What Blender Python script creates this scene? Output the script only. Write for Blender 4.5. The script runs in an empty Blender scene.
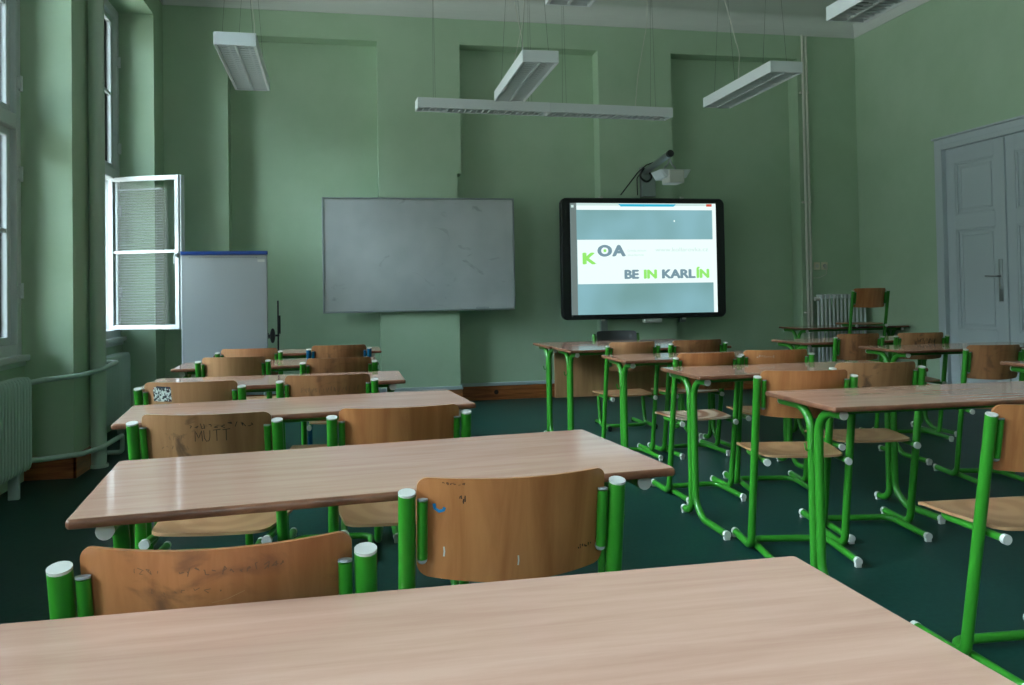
import bpy, bmesh, math, random
from mathutils import Vector, Matrix
random.seed(7)
S = bpy.context.scene
COL = S.collection
PI = math.pi

# ------------------------------------------------------------------ camera, world, light, exposure
cam_data = bpy.data.cameras.new('camera')
cam = bpy.data.objects.new('camera', cam_data)
COL.objects.link(cam)
S.camera = cam
FPX, YAW, PITCH, ROLL, EYE = 776.76, 0.183446, 0.019172, -0.016202, 1.18279
_F = Vector((math.sin(YAW)*math.cos(PITCH), math.cos(YAW)*math.cos(PITCH), math.sin(PITCH)))
_R = Vector((math.cos(YAW), -math.sin(YAW), 0))
_U = _R.cross(_F)
_r = _R*math.cos(ROLL) + _U*math.sin(ROLL)
_u = -_R*math.sin(ROLL) + _U*math.cos(ROLL)
M3 = Matrix((_r, _u, -_F)).transposed()
cam.matrix_world = Matrix.Translation((0, 0, EYE)) @ M3.to_4x4()
cam_data.sensor_width = 36
cam_data.lens = FPX/1024*36
cam_data.shift_x = 24.528/1024
cam_data.shift_y = -63.888/1024
cam_data.clip_start = 0.02
cam_data.dof.use_dof = False

S.view_settings.view_transform = 'Standard'
S.view_settings.look = 'None'
S.view_settings.gamma = 1
S.view_settings.exposure = 0.0
S.view_settings.use_curve_mapping = False
S.cycles.use_denoising = True
S.cycles.max_bounces = 10
S.cycles.diffuse_bounces = 7
S.cycles.glossy_bounces = 4
S.cycles.transmission_bounces = 6
S.cycles.transparent_max_bounces = 16
S.cycles.caustics_reflective = False
S.cycles.caustics_refractive = False
S.cycles.sample_clamp_indirect = 6

SKY_STRENGTH = 63.0
world = bpy.data.worlds.new('overcast_sky')
S.world = world
world.use_nodes = True
wn = world.node_tree
wn.nodes.clear()
wo = wn.nodes.new('ShaderNodeOutputWorld')
wb = wn.nodes.new('ShaderNodeBackground')
tc = wn.nodes.new('ShaderNodeTexCoord')
sx = wn.nodes.new('ShaderNodeSeparateXYZ')
cr = wn.nodes.new('ShaderNodeValToRGB')
mp = wn.nodes.new('ShaderNodeMapRange')
mp.inputs[1].default_value = -1
mp.inputs[2].default_value = 1
wn.links.new(tc.outputs['Generated'], sx.inputs[0])
wn.links.new(sx.outputs['Z'], mp.inputs[0])
wn.links.new(mp.outputs[0], cr.inputs[0])
e = cr.color_ramp.elements
e[0].position = 0.40; e[0].color = (0.16, 0.17, 0.16, 1)      # lit pavement, then the facades across the street, then overcast sky
e[1].position = 0.69; e[1].color = (0.44, 0.53, 0.60, 1)
n = cr.color_ramp.elements.new(0.46); n.color = (0.055, 0.06, 0.06, 1)
n = cr.color_ramp.elements.new(0.635); n.color = (0.055, 0.06, 0.06, 1)
n = cr.color_ramp.elements.new(0.92); n.color = (0.76, 0.90, 1.0, 1)
wn.links.new(cr.outputs[0], wb.inputs[0])
wb.inputs[1].default_value = SKY_STRENGTH
wn.links.new(wb.outputs[0], wo.inputs[0])

# room numbers (metres; camera stands at x 0, y 0)
XL, XR, YB, YN, YR = -1.781, 6.087, 8.331, 8.53, -4.6
ZW, ZC = 4.18, 4.37
BAYS = [(6.13, 7.94), (3.81, 5.62), (1.49, 3.30), (-0.83, 0.98), (-3.15, -1.34)]
REAR = [(-1.0, 0.8)]          # x range of an unseen window added behind the camera to light the back wall
ZS, ZT = 0.83, 3.93       # sill and window head

for i, (a, b) in enumerate(BAYS):       # portals: they only guide the sky's own light through the openings
    ld = bpy.data.lights.new('sky_portal', 'AREA')
    ld.shape = 'RECTANGLE'; ld.size = b-a-0.02; ld.size_y = ZT-ZS
    ld.cycles.is_portal = True
    lo = bpy.data.objects.new('sky_portal', ld)
    lo.location = (-2.315, (a+b)/2, (ZS+ZT)/2)
    lo.rotation_euler = Vector((1, 0, 0)).to_track_quat('-Z', 'Z').to_euler()
    COL.objects.link(lo)

for (a, b) in REAR:
    ld = bpy.data.lights.new('sky_portal', 'AREA')
    ld.shape = 'RECTANGLE'; ld.size = b-a-0.02; ld.size_y = ZT-ZS
    ld.cycles.is_portal = True
    lo = bpy.data.objects.new('sky_portal', ld)
    lo.location = ((a+b)/2, YR-0.58, (ZS+ZT)/2)
    lo.rotation_euler = Vector((0, 1, 0)).to_track_quat('-Z', 'Z').to_euler()
    COL.objects.link(lo)

# ------------------------------------------------------------------ helpers
def tag(o, label=None, cat=None, group=None, kind=None):
    if label: o['label'] = label
    if cat: o['category'] = cat
    if group: o['group'] = group
    if kind: o['kind'] = kind
    return o

def thing(name, label, cat, loc=(0, 0, 0), rz=0, group=None, kind=None):
    o = bpy.data.objects.new(name, None)
    o.empty_display_size = 0.1
    COL.objects.link(o)
    o.location = loc
    o.rotation_euler = (0, 0, rz)
    return tag(o, label, cat, group, kind)

def obj(name, bm, mats, parent=None, smooth=False, loc=None, label=None):
    me = bpy.data.meshes.new(name)
    bmesh.ops.recalc_face_normals(bm, faces=bm.faces)
    bm.to_mesh(me)
    bm.free()
    if not isinstance(mats, (list, tuple)): mats = [mats]
    for m in mats: me.materials.append(m)
    if smooth:
        me.shade_smooth()
        try:
            me.set_sharp_from_angle(angle=math.radians(40))
        except Exception:
            pass
    o = bpy.data.objects.new(name, me)
    COL.objects.link(o)
    if parent: o.parent = parent
    if loc: o.location = loc
    if label: o['label'] = label
    return o

def children(o):
    return [c for c in COL.objects if c.parent == o]

def copy_tree(o, parent=None):
    c = o.copy()
    COL.objects.link(c)
    if parent: c.parent = parent
    for ch in children(o): copy_tree(ch, c)
    return c

def box(bm, x0, x1, y0, y1, z0, z1, bev=0.0, mi=0, seg=2):
    vs = [bm.verts.new((x, y, z)) for x in (x0, x1) for y in (y0, y1) for z in (z0, z1)]
    fs = [bm.faces.new([vs[i] for i in q]) for q in
          ((0, 1, 3, 2), (4, 6, 7, 5), (0, 4, 5, 1), (2, 3, 7, 6), (0, 2, 6, 4), (1, 5, 7, 3))]
    for f in fs: f.material_index = mi
    if bev > 0:
        es = list({e for f in fs for e in f.edges})
        r = bmesh.ops.bevel(bm, geom=es, offset=bev, segments=seg, profile=0.5, affect='EDGES')
        for f in r['faces']: f.material_index = mi
    return vs

def fillet(pts, rad):
    P = [Vector(p) for p in pts]
    out = [P[0]]
    for i in range(1, len(P)-1):
        r = rad[i-1] if isinstance(rad, (list, tuple)) else rad
        a, b = (P[i-1]-P[i]), (P[i+1]-P[i])
        la, lb = a.length, b.length
        a.normalize(); b.normalize()
        ang = a.angle(b)
        if r <= 0 or ang > PI-0.02:
            out.append(P[i]); continue
        t = min(r/math.tan(ang/2), la*0.49 if i > 1 else la*0.98, lb*0.49 if i < len(P)-2 else lb*0.98)
        rr = t*math.tan(ang/2)
        c = P[i] + (a+b).normalized()*(rr/math.sin(ang/2))
        s, e_ = P[i]+a*t-c, P[i]+b*t-c
        n = 8
        tot = s.angle(e_)
        ax = s.cross(e_).normalized()
        for k in range(n+1):
            out.append(c + Matrix.Rotation(tot*k/n, 3, ax) @ s)
    out.append(P[-1])
    return out

def tube(bm, pts, r, seg=12, mi=0, cap=True, hollow=0):
    P = [Vector(p) for p in pts]
    rings = []
    t0 = (P[1]-P[0]).normalized()
    up = Vector((0, 0, 1)) if abs(t0.z) < 0.9 else Vector((1, 0, 0))
    nrm = t0.cross(up).normalized()
    prev = t0
    for i, p in enumerate(P):
        if i == 0: t = t0
        elif i == len(P)-1: t = (P[i]-P[i-1]).normalized()
        else: t = ((P[i+1]-P[i]).normalized() + (P[i]-P[i-1]).normalized()).normalized()
        if prev.cross(t).length > 1e-6:
            q = prev.rotation_difference(t)
            nrm = q @ nrm
        nrm = (nrm - t*nrm.dot(t)).normalized()
        bn = t.cross(nrm)
        prev = t
        rings.append([bm.verts.new(p + (nrm*math.cos(2*PI*k/seg) + bn*math.sin(2*PI*k/seg))*r) for k in range(seg)])
    for a, b in zip(rings, rings[1:]):
        for k in range(seg):
            f = bm.faces.new((a[k], a[(k+1) % seg], b[(k+1) % seg], b[k]))
            f.material_index = mi
    if cap:
        for ring in (rings[0], rings[-1]):
            f = bm.faces.new(ring); f.material_index = mi

def rrect(w, d, r, n=6, cx=0, cy=0):
    """outline of a rounded rectangle, counter-clockwise"""
    out = []
    for (sx_, sy_, a0) in ((1, 1, 0), (-1, 1, PI/2), (-1, -1, PI), (1, -1, 3*PI/2)):
        for k in range(n+1):
            a = a0 + PI/2*k/n
            out.append((cx + sx_*(w/2-r) + r*math.cos(a), cy + sy_*(d/2-r) + r*math.sin(a)))
    return out

def loft(bm, rings, closed=True, mi=0, cap=True):
    R_ = [[bm.verts.new(p) for p in ring] for ring in rings]
    m = len(R_[0])
    for a, b in zip(R_, R_[1:]):
        for k in range(m):
            f = bm.faces.new((a[k], a[(k+1) % m], b[(k+1) % m], b[k])); f.material_index = mi
    if cap:
        f = bm.faces.new(R_[0]); f.material_index = mi
        f = bm.faces.new(R_[-1]); f.material_index = mi
    return R_

def text_mesh(body, size, ext=0.0005, offset=0.0, align='LEFT', spacing=1.0):
    cu = bpy.data.curves.new('text', 'FONT')
    cu.body = body; cu.size = size; cu.extrude = ext; cu.offset = offset; cu.align_x = align
    cu.space_character = spacing
    o = bpy.data.objects.new('text', cu)
    COL.objects.link(o)
    dg = bpy.context.evaluated_depsgraph_get()
    me = bpy.data.meshes.new_from_object(o.evaluated_get(dg))
    bpy.data.objects.remove(o)
    bm = bmesh.new()
    bm.from_mesh(me)
    bpy.data.meshes.remove(me)
    return bm

# ------------------------------------------------------------------ materials
def lin(c):
    return tuple(((v/255)/12.92 if v/255 <= 0.04045 else ((v/255+0.055)/1.055)**2.4) for v in c) + (1,)

def mat(name, rgb, rough=0.5, metal=0.0, spec=0.5, coat=0.0, coat_rough=0.1):
    m = bpy.data.materials.new(name)
    m.use_nodes = True
    b = m.node_tree.nodes['Principled BSDF']
    b.inputs['Base Color'].default_value = rgb if len(rgb) == 4 else tuple(rgb) + (1,)
    b.inputs['Roughness'].default_value = rough
    b.inputs['Metallic'].default_value = metal
    b.inputs['Specular IOR Level'].default_value = spec
    b.inputs['Coat Weight'].default_value = coat
    b.inputs['Coat Roughness'].default_value = coat_rough
    return m

def nd(m, t, **kw):
    n = m.node_tree.nodes.new(t)
    for k, v in kw.items(): setattr(n, k, v)
    return n

def noise_col(m, c1, c2, scale=(1, 1, 1), nscale=4.0, detail=4, lo=0.35, hi=0.65, rough_n=0.6, distortion=0.0, bump=0.0, rnd=0.0, out='Object'):
    nt = m.node_tree
    b = nt.nodes['Principled BSDF']
    tcn = nd(m, 'ShaderNodeTexCoord'); mpn = nd(m, 'ShaderNodeMapping')
    mpn.inputs['Scale'].default_value = scale
    ns = nd(m, 'ShaderNodeTexNoise')
    ns.inputs['Scale'].default_value = nscale; ns.inputs['Detail'].default_value = detail
    ns.inputs['Roughness'].default_value = rough_n; ns.inputs['Distortion'].default_value = distortion
    rp = nd(m, 'ShaderNodeValToRGB')
    rp.color_ramp.elements[0].position = lo; rp.color_ramp.elements[0].color = c1
    rp.color_ramp.elements[1].position = hi; rp.color_ramp.elements[1].color = c2
    nt.links.new(tcn.outputs[out], mpn.inputs['Vector'])
    if rnd > 0:     # every copy has its own figure in the grain
        oi = nd(m, 'ShaderNodeObjectInfo')
        mu = nd(m, 'ShaderNodeMath', operation='MULTIPLY'); mu.inputs[1].default_value = rnd
        nt.links.new(oi.outputs['Random'], mu.inputs[0])
        nt.links.new(mu.outputs[0], mpn.inputs['Location'])
    nt.links.new(mpn.outputs[0], ns.inputs['Vector'])
    nt.links.new(ns.outputs['Fac'], rp.inputs[0])
    nt.links.new(rp.outputs[0], b.inputs['Base Color'])
    if bump:
        bp = nd(m, 'ShaderNodeBump'); bp.inputs['Strength'].default_value = bump; bp.inputs['Distance'].default_value = 0.002
        nt.links.new(ns.outputs['Fac'], bp.inputs['Height']); nt.links.new(bp.outputs[0], b.inputs['Normal'])
    return rp, ns

def overlay(m, c, nscale, lo, hi, scale=(1, 1, 1), amount=1.0, distortion=0.0, detail=3):
    """stains of a second colour over what the material already has"""
    nt = m.node_tree
    b = nt.nodes['Principled BSDF']
    src = b.inputs['Base Color'].links[0].from_socket if b.inputs['Base Color'].links else None
    tcn = nd(m, 'ShaderNodeTexCoord'); mpn = nd(m, 'ShaderNodeMapping')
    mpn.inputs['Scale'].default_value = scale; mpn.inputs['Location'].default_value = (3.7, 1.3, 5.1)
    ns = nd(m, 'ShaderNodeTexNoise')
    ns.inputs['Scale'].default_value = nscale; ns.inputs['Detail'].default_value = detail
    ns.inputs['Distortion'].default_value = distortion
    mr = nd(m, 'ShaderNodeMapRange'); mr.inputs[1].default_value = lo; mr.inputs[2].default_value = hi; mr.inputs[4].default_value = amount
    mx = nd(m, 'ShaderNodeMix', data_type='RGBA')
    nt.links.new(tcn.outputs['Object'], mpn.inputs[0]); nt.links.new(mpn.outputs[0], ns.inputs['Vector'])
    nt.links.new(ns.outputs['Fac'], mr.inputs[0]); nt.links.new(mr.outputs[0], mx.inputs['Factor'])
    if src: nt.links.new(src, mx.inputs['A'])
    else: mx.inputs['A'].default_value = b.inputs['Base Color'].default_value
    mx.inputs['B'].default_value = c
    nt.links.new(mx.outputs['Result'], b.inputs['Base Color'])

M = {}
M['wall'] = mat('green_wall_paint', lin((166, 190, 160)), 0.62, spec=0.35)
noise_col(M['wall'], lin((164, 188, 161)), lin((172, 195, 170)), nscale=1.6, detail=5, bump=0.0)
M['white_wall'] = mat('white_ceiling_paint', lin((205, 208, 206)), 0.8, spec=0.2)
M['floor'] = mat('green_linoleum', lin((30, 82, 76)), 0.4, spec=0.2)
noise_col(M['floor'], lin((18, 50, 45)), lin((30, 67, 61)), nscale=45, detail=6, lo=0.3, hi=0.75)
overlay(M['floor'], lin((12, 44, 41)), 2.5, 0.45, 0.8, amount=0.6)
M['white'] = mat('white_gloss_paint', lin((208, 214, 218)), 0.35)
M['door'] = mat('white_door_paint', lin((186, 196, 202)), 0.4)
M['radiator'] = mat('radiator_enamel', lin((176, 198, 190)), 0.4)
M['pipe'] = mat('pipe_enamel', lin((178, 196, 182)), 0.4)
M['pine'] = mat('varnished_pine', lin((150, 84, 42)), 0.4, coat=0.2)
noise_col(M['pine'], lin((122, 62, 28)), lin((176, 104, 56)), scale=(1.2, 1.2, 14), nscale=2.2, detail=5, distortion=0.6)
M['knot'] = mat('dark_knot', lin((38, 20, 12)), 0.5)
M['laminate'] = mat('beech_laminate', lin((206, 172, 150)), 0.07, spec=0.6)
noise_col(M['laminate'], lin((190, 146, 128)), lin((204, 162, 144)), scale=(0.7, 9, 1), nscale=3.2, detail=6, rough_n=0.65, distortion=0.3, rnd=9)
nt = M['laminate'].node_tree
M['edge'] = mat('brown_edge_band', lin((120, 78, 58)), 0.35)
noise_col(M['edge'], lin((98, 60, 42)), lin((140, 92, 68)), scale=(1, 1, 3), nscale=9, detail=5, rnd=5)
M['green'] = mat('green_powder_coat', lin((48, 128, 34)), 0.32, spec=0.5, coat=0.15, coat_rough=0.12)
M['blue'] = mat('blue_powder_coat', lin((14, 88, 128)), 0.3, spec=0.5, coat=0.25)
M['cap'] = mat('white_plastic', lin((196, 196, 190)), 0.5)
M['greycap'] = mat('grey_plastic', lin((150, 156, 160)), 0.5)
M['black'] = mat('black_plastic', lin((20, 22, 25)), 0.4)
M['metal'] = mat('brushed_metal', lin((168, 172, 176)), 0.3, metal=0.85)
M['alu'] = mat('aluminium_trim', lin((150, 158, 160)), 0.4, metal=0.6)
def ply(name, a, b, stain=None, st=(0.58, 0.72), am=0.6, seatlike=False):
    m = mat(name, a, 0.38, spec=0.45, coat=0.15, coat_rough=0.25)
    noise_col(m, a, b, scale=(9, 2, 0.9), nscale=2.4, detail=6, rough_n=0.6, distortion=0.8, rnd=13)
    if stain: overlay(m, stain, 9, st[0], st[1], scale=(1, 1, 1.4), amount=am, distortion=1.2, detail=6)
    return m
M['ply_orange'] = ply('beech_plywood_orange', lin((160, 98, 56)), lin((184, 122, 74)))
M['ply_light'] = ply('beech_plywood_light', lin((170, 120, 82)), lin((190, 140, 100)))
M['ply_red'] = ply('beech_plywood_reddish', lin((148, 90, 52)), lin((172, 112, 70)), lin((84, 58, 44)), (0.5, 0.68), 0.75)
M['ply_brown'] = ply('beech_plywood_brown', lin((132, 86, 54)), lin((160, 110, 72)), lin((70, 48, 36)), (0.54, 0.72), 0.6)
M['ply_scuffed'] = ply('beech_plywood_scuffed', lin((142, 98, 64)), lin((168, 122, 84)), lin((60, 44, 36)), (0.56, 0.68), 0.7)
M['ply_dark'] = mat('dark_grey_plywood', lin((58, 60, 62)), 0.5)
M['panel'] = mat('panel_beech', lin((176, 132, 92)), 0.5)
noise_col(M['panel'], lin((166, 122, 84)), lin((188, 144, 102)), scale=(8, 2, 0.8), nscale=2, detail=4)
M['seat'] = mat('seat_plywood', lin((180, 136, 96)), 0.34, coat=0.2)
nt = M['seat'].node_tree
_tc = nd(M['seat'], 'ShaderNodeTexCoord'); _mp = nd(M['seat'], 'ShaderNodeMapping')
_mp.inputs['Location'].default_value = (0.0, -0.245, 0); 
_wv = nd(M['seat'], 'ShaderNodeTexWave', wave_type='RINGS', rings_direction='Z')
_wv.inputs['Scale'].default_value = 3.2; _wv.inputs['Distortion'].default_value = 2.0; _wv.inputs['Detail'].default_value = 2; _wv.inputs['Detail Scale'].default_value = 2.0
_rp = nd(M['seat'], 'ShaderNodeValToRGB')
_rp.color_ramp.elements[0].color = lin((162, 118, 84)); _rp.color_ramp.elements[1].color = lin((176, 134, 98))
_rp.color_ramp.elements[0].position = 0.2; _rp.color_ramp.elements[1].position = 0.8
nt.links.new(_tc.outputs['Object'], _mp.inputs[0]); nt.links.new(_mp.outputs[0], _wv.inputs['Vector'])
nt.links.new(_wv.outputs['Fac'], _rp.inputs[0]); nt.links.new(_rp.outputs[0], nt.nodes['Principled BSDF'].inputs['Base Color'])
M['seat_rings'] = M['seat'].copy(); M['seat_rings'].name = 'seat_plywood_ring_marks'
for _n in M['seat_rings'].node_tree.nodes:
    if _n.type == 'VALTORGB': _n.color_ramp.elements[0].color = lin((140, 92, 64)); _n.color_ramp.elements[1].color = lin((206, 184, 162))
M['board'] = mat('whiteboard_enamel', lin((186, 190, 192)), 0.3)
noise_col(M['board'], lin((164, 168, 170)), lin((182, 185, 186)), nscale=1.3, detail=3)
overlay(M['board'], lin((92, 92, 96)), 3.2, 0.63, 0.86, scale=(1, 1, 1.8), amount=0.8, distortion=1.4, detail=8)
M['flip'] = mat('flipchart_enamel', lin((160, 164, 168)), 0.4)
M['clip'] = mat('blue_clip_bar', lin((24, 60, 130)), 0.4)
M['ink'] = mat('dark_ink', lin((46, 34, 28)), 0.7)
M['faint_ink'] = mat('faint_pencil', lin((112, 82, 60)), 0.7)
M['sticker_ink'] = mat('sticker_navy', lin((34, 44, 60)), 0.5)
M['sticker'] = mat('printed_sticker', lin((200, 206, 204)), 0.4)
noise_col(M['sticker'], lin((30, 34, 38)), lin((214, 220, 214)), nscale=95, detail=2, lo=0.44, hi=0.54)
overlay(M['sticker'], lin((170, 52, 40)), 55, 0.62, 0.66)
M['chip'] = mat('blue_chip', lin((22, 110, 160)), 0.5)
M['shade'] = mat('outside_stone', lin((150, 150, 142)), 0.9)
M['louvre'] = mat('louvre_aluminium', lin((214, 220, 222)), 0.35, metal=0.5)
M['shaded_inside'] = mat('housing_inside_shaded', lin((92, 104, 104)), 0.5)  # white housing's inner shade put into a darker colour
M['lamp_tube'] = mat('unlit_fluorescent_tube', lin((215, 220, 220)), 0.3)
M['wire'] = mat('steel_wire', lin((96, 104, 98)), 0.5, metal=0.3)
M['cable'] = mat('white_cable', lin((200, 200, 190)), 0.5)

def emis(name, rgb, strength):
    m = mat(name, (0.02, 0.02, 0.02), 0.25)
    b = m.node_tree.nodes['Principled BSDF']
    b.inputs['Emission Color'].default_value = rgb
    b.inputs['Emission Strength'].default_value = strength
    return m
M['scr_grey'] = emis('screen_grey_blue', lin((134, 180, 184)), 0.92)
M['scr_white'] = emis('screen_white', lin((236, 252, 250)), 1.05)
M['scr_slate'] = emis('screen_slate', lin((126, 158, 172)), 0.9)
M['scr_green'] = emis('screen_green', lin((150, 236, 110)), 1.0)
M['scr_cyan'] = emis('screen_cyan', lin((40, 184, 220)), 1.0)
M['scr_red'] = emis('screen_red', lin((214, 84, 60)), 1.0)
M['scr_pale'] = emis('screen_pale', lin((206, 232, 228)), 1.0)
M['scr_side'] = emis('screen_side_grey', lin((120, 136, 134)), 0.85)
nt = M['scr_grey'].node_tree
_tc = nd(M['scr_grey'], 'ShaderNodeTexCoord'); _ns = nd(M['scr_grey'], 'ShaderNodeTexNoise'); _ns.inputs['Scale'].default_value = 1.2
_rp = nd(M['scr_grey'], 'ShaderNodeValToRGB')
_rp.color_ramp.elements[0].position = 0.35; _rp.color_ramp.elements[0].color = lin((122, 166, 166))
_rp.color_ramp.elements[1].position = 0.65; _rp.color_ramp.elements[1].color = lin((142, 192, 202))
nt.links.new(_tc.outputs['Object'], _ns.inputs['Vector']); nt.links.new(_ns.outputs['Fac'], _rp.inputs[0])
nt.links.new(_rp.outputs[0], nt.nodes['Principled BSDF'].inputs['Emission Color'])

def glass_mat():
    m = bpy.data.materials.new('window_glass')
    m.use_nodes = True
    nt = m.node_tree
    nt.nodes.clear()
    o = nt.nodes.new('ShaderNodeOutputMaterial'); mx = nt.nodes.new('ShaderNodeMixShader')
    t = nt.nodes.new('ShaderNodeBsdfTransparent'); g = nt.nodes.new('ShaderNodeBsdfGlossy'); fr = nt.nodes.new('ShaderNodeFresnel')
    fr.inputs[0].default_value = 1.35
    g.inputs['Roughness'].default_value = 0.0
    t.inputs[0].default_value = (0.96, 0.985, 0.98, 1)
    nt.links.new(fr.outputs[0], mx.inputs[0]); nt.links.new(t.outputs[0], mx.inputs[1]); nt.links.new(g.outputs[0], mx.inputs[2])
    nt.links.new(mx.outputs[0], o.inputs[0])
    return m
M['glass'] = glass_mat()

# ------------------------------------------------------------------ room shell
def struct(name, bm, m, parent=None, smooth=False):
    o = obj(name, bm, m, parent, smooth)
    if not parent: o['kind'] = 'structure'
    return o

bm = bmesh.new(); box(bm, -2.6, 6.2, YR-0.7, 8.8, -0.1, 0); struct('floor', bm, M['floor'])
bm = bmesh.new(); box(bm, -2.4, 6.2, YR-0.7, 8.8, ZC, ZC+0.1); struct('ceiling', bm, M['white_wall'])

bm = bmesh.new()                                  # wall with three shallow niches between its pilasters
box(bm, XL-0.52, XR+0.2, YN, YN+0.25, 0, ZC)
for x0, x1, z0, z1 in ((XL-0.5, -1.15, 0, 3.905), (0.385, 1.275, 2.49, 3.905), (0.385, 1.23, 0, 2.49), (2.853, 3.727, 0, 3.905), (5.32, XR+0.1, 0, 3.905), (XL-0.5, XR+0.1, 3.905, ZW)):
    box(bm, x0, x1, YB, YN+0.001, z0, z1)
struct('wall_back', bm, M['wall'])
bm = bmesh.new()
for (a, b) in zip([8.7]+[w[0] for w in BAYS], [w[1] for w in BAYS]+[YR-0.2]):
    box(bm, -2.30, XL, b, a if a != 8.7 else YB+0.05, 0, ZW)
for (a, b) in BAYS:
    box(bm, -2.30, -2.08, a, b, 0, 0.79)
    box(bm, -2.30, XL, a, b, 3.94, ZW)
struct('wall_left', bm, M['wall'])
bm = bmesh.new()
DY0, DY1, DZ = 5.405, 7.065, 2.69
box(bm, XR, XR+0.2, YR-0.2, DY0, 0, ZW); box(bm, XR, XR+0.2, DY1, 8.75, 0, ZW); box(bm, XR, XR+0.2, DY0, DY1, DZ, ZW)
box(bm, XR+0.15, XR+0.2, DY0-0.02, DY1+0.02, -0.05, DZ+0.02)      # unseen panel added behind the leaves, blocks light leaking under the door
struct('wall_right', bm, M['wall'])
bm = bmesh.new()
for a, b in zip([-2.5]+[w[1] for w in REAR], [w[0] for w in REAR]+[XR+0.2]): box(bm, a, b, YR-0.66, YR, 0, ZC)
for a, b in REAR: box(bm, a, b, YR-0.66, YR-0.29, 0, 0.79); box(bm, a, b, YR-0.66, YR, 3.97, ZC)
struct('wall_rear', bm, M['wall'])

def cove(name, axis, pos, sgn, a, b):             # quarter-round cove under the ceiling with a plain white fascia
    bm = bmesh.new()
    prof = [(0.0, ZW), (0.012, ZW), (0.012, ZW+0.02)]
    for k in range(9):
        t = PI/2*k/8
        prof.append((0.012 + 0.16*(1-math.cos(t)), ZW+0.03 + 0.16*math.sin(t)))
    prof += [(0.181, ZC), (0, ZC)]
    ring = []
    for s in (a, b):
        ring.append([(pos+sgn*d, s, z) if axis == 'x' else (s, pos+sgn*d, z) for d, z in prof])
    loft(bm, ring)
    struct(name, bm, M['white_wall'])
bm = bmesh.new()
box(bm, -2.30, XL, YR, YB, ZW, ZC); box(bm, XR, XR+0.2, YR, YB+0.2, ZW, ZC); box(bm, -2.5, XR+0.2, YB, YN, ZW, ZC)
struct('trim_1', bm, M['white_wall'])
cove('trim_2', 'y', YB, -1, XL, XR)
cove('trim_3', 'x', XR, -1, YR, YB)
cove('trim_4', 'x', XL, 1, YR, YB)

# skirting of the back wall: pine boards following the niches, pale cable duct on top
def skirt_back():
    segs = [(XL, -1.15, YB), (-1.15, 0.385, YN), (0.385, 1.23, YB), (1.23, 2.853, YN), (2.853, 3.727, YB), (3.727, 5.32, YN), (5.32, XR, YB)]
    bm = bmesh.new(); bd = bmesh.new()
    for x0, x1, y in segs:
        ex = 0.02 if y == YB else 0
        box(bm, x0-ex if x0 > XL else x0, x1+ex if x1 < XR else x1, y-0.022, y, 0, 0.155, 0.003)
        box(bd, x0-ex*1.3 if x0 > XL else x0, x1+ex*1.3 if x1 < XR else x1, y-0.03, y, 0.156, 0.192, 0.003)
    o = struct('baseboard_back', bm, M['pine'])
    for x in (1.658, 2.62, 0.0, 4.3):
        k = bmesh.new(); tube(k, [(x, YN-0.023, 0.085), (x, YN-0.0245, 0.085)], 0.026, 16); obj('wood_knot', k, M['knot'], o)
    struct('trim_5', bd, mat('pale_cable_duct', lin((172, 184, 190)), 0.4))
skirt_back()
bm = bmesh.new()
for (a, b) in zip([YB]+[w[0] for w in BAYS], [w[1] for w in BAYS]+[YR]):
    box(bm, XL, XL+0.022, b-0.022 if b > YR else b, min(a+0.022, YB-0.03), 0, 0.15, 0.003)
    if b > YR: box(bm, -2.08, XL+0.02, b-0.022, b, 0, 0.15, 0.003)
    if a < YB: box(bm, -2.08, XL+0.02, a, a+0.022, 0, 0.15, 0.003)
struct('baseboard_left', bm, M['pine'])
bm = bmesh.new(); box(bm, XR-0.02, XR, DY1+0.14, YB-0.03, 0, 0.15, 0.003); box(bm, XR-0.02, XR, YR, DY0-0.14, 0, 0.15, 0.003)
struct('baseboard_right', bm, M['pine'])

# ------------------------------------------------------------------ windows
def sash(bm, gl, w, h, bar_z=None, t=0.045, fw=0.052):
    """frame in the local xz plane from x=0 to w, z=0 to h"""
    box(bm, 0, fw, -t/2, t/2, 0, h, 0.006); box(bm, w-fw, w, -t/2, t/2, 0, h, 0.006)
    box(bm, fw-0.004, w-fw+0.004, -t/2, t/2, 0, fw, 0.005); box(bm, fw-0.004, w-fw+0.004, -t/2, t/2, h-fw, h, 0.005)
    if bar_z: box(bm, fw-0.004, w-fw+0.004, -0.014, 0.014, bar_z-0.014, bar_z+0.014, 0.004)
    box(gl, fw-0.008, w-fw+0.008, -0.002, 0.002, fw-0.008, h-fw+0.008)

def place(bm, loc, rz):
    bmesh.ops.transform(bm, matrix=Matrix.Translation(loc) @ Matrix.Rotation(rz, 4, 'Z'), verts=bm.verts)

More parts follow.
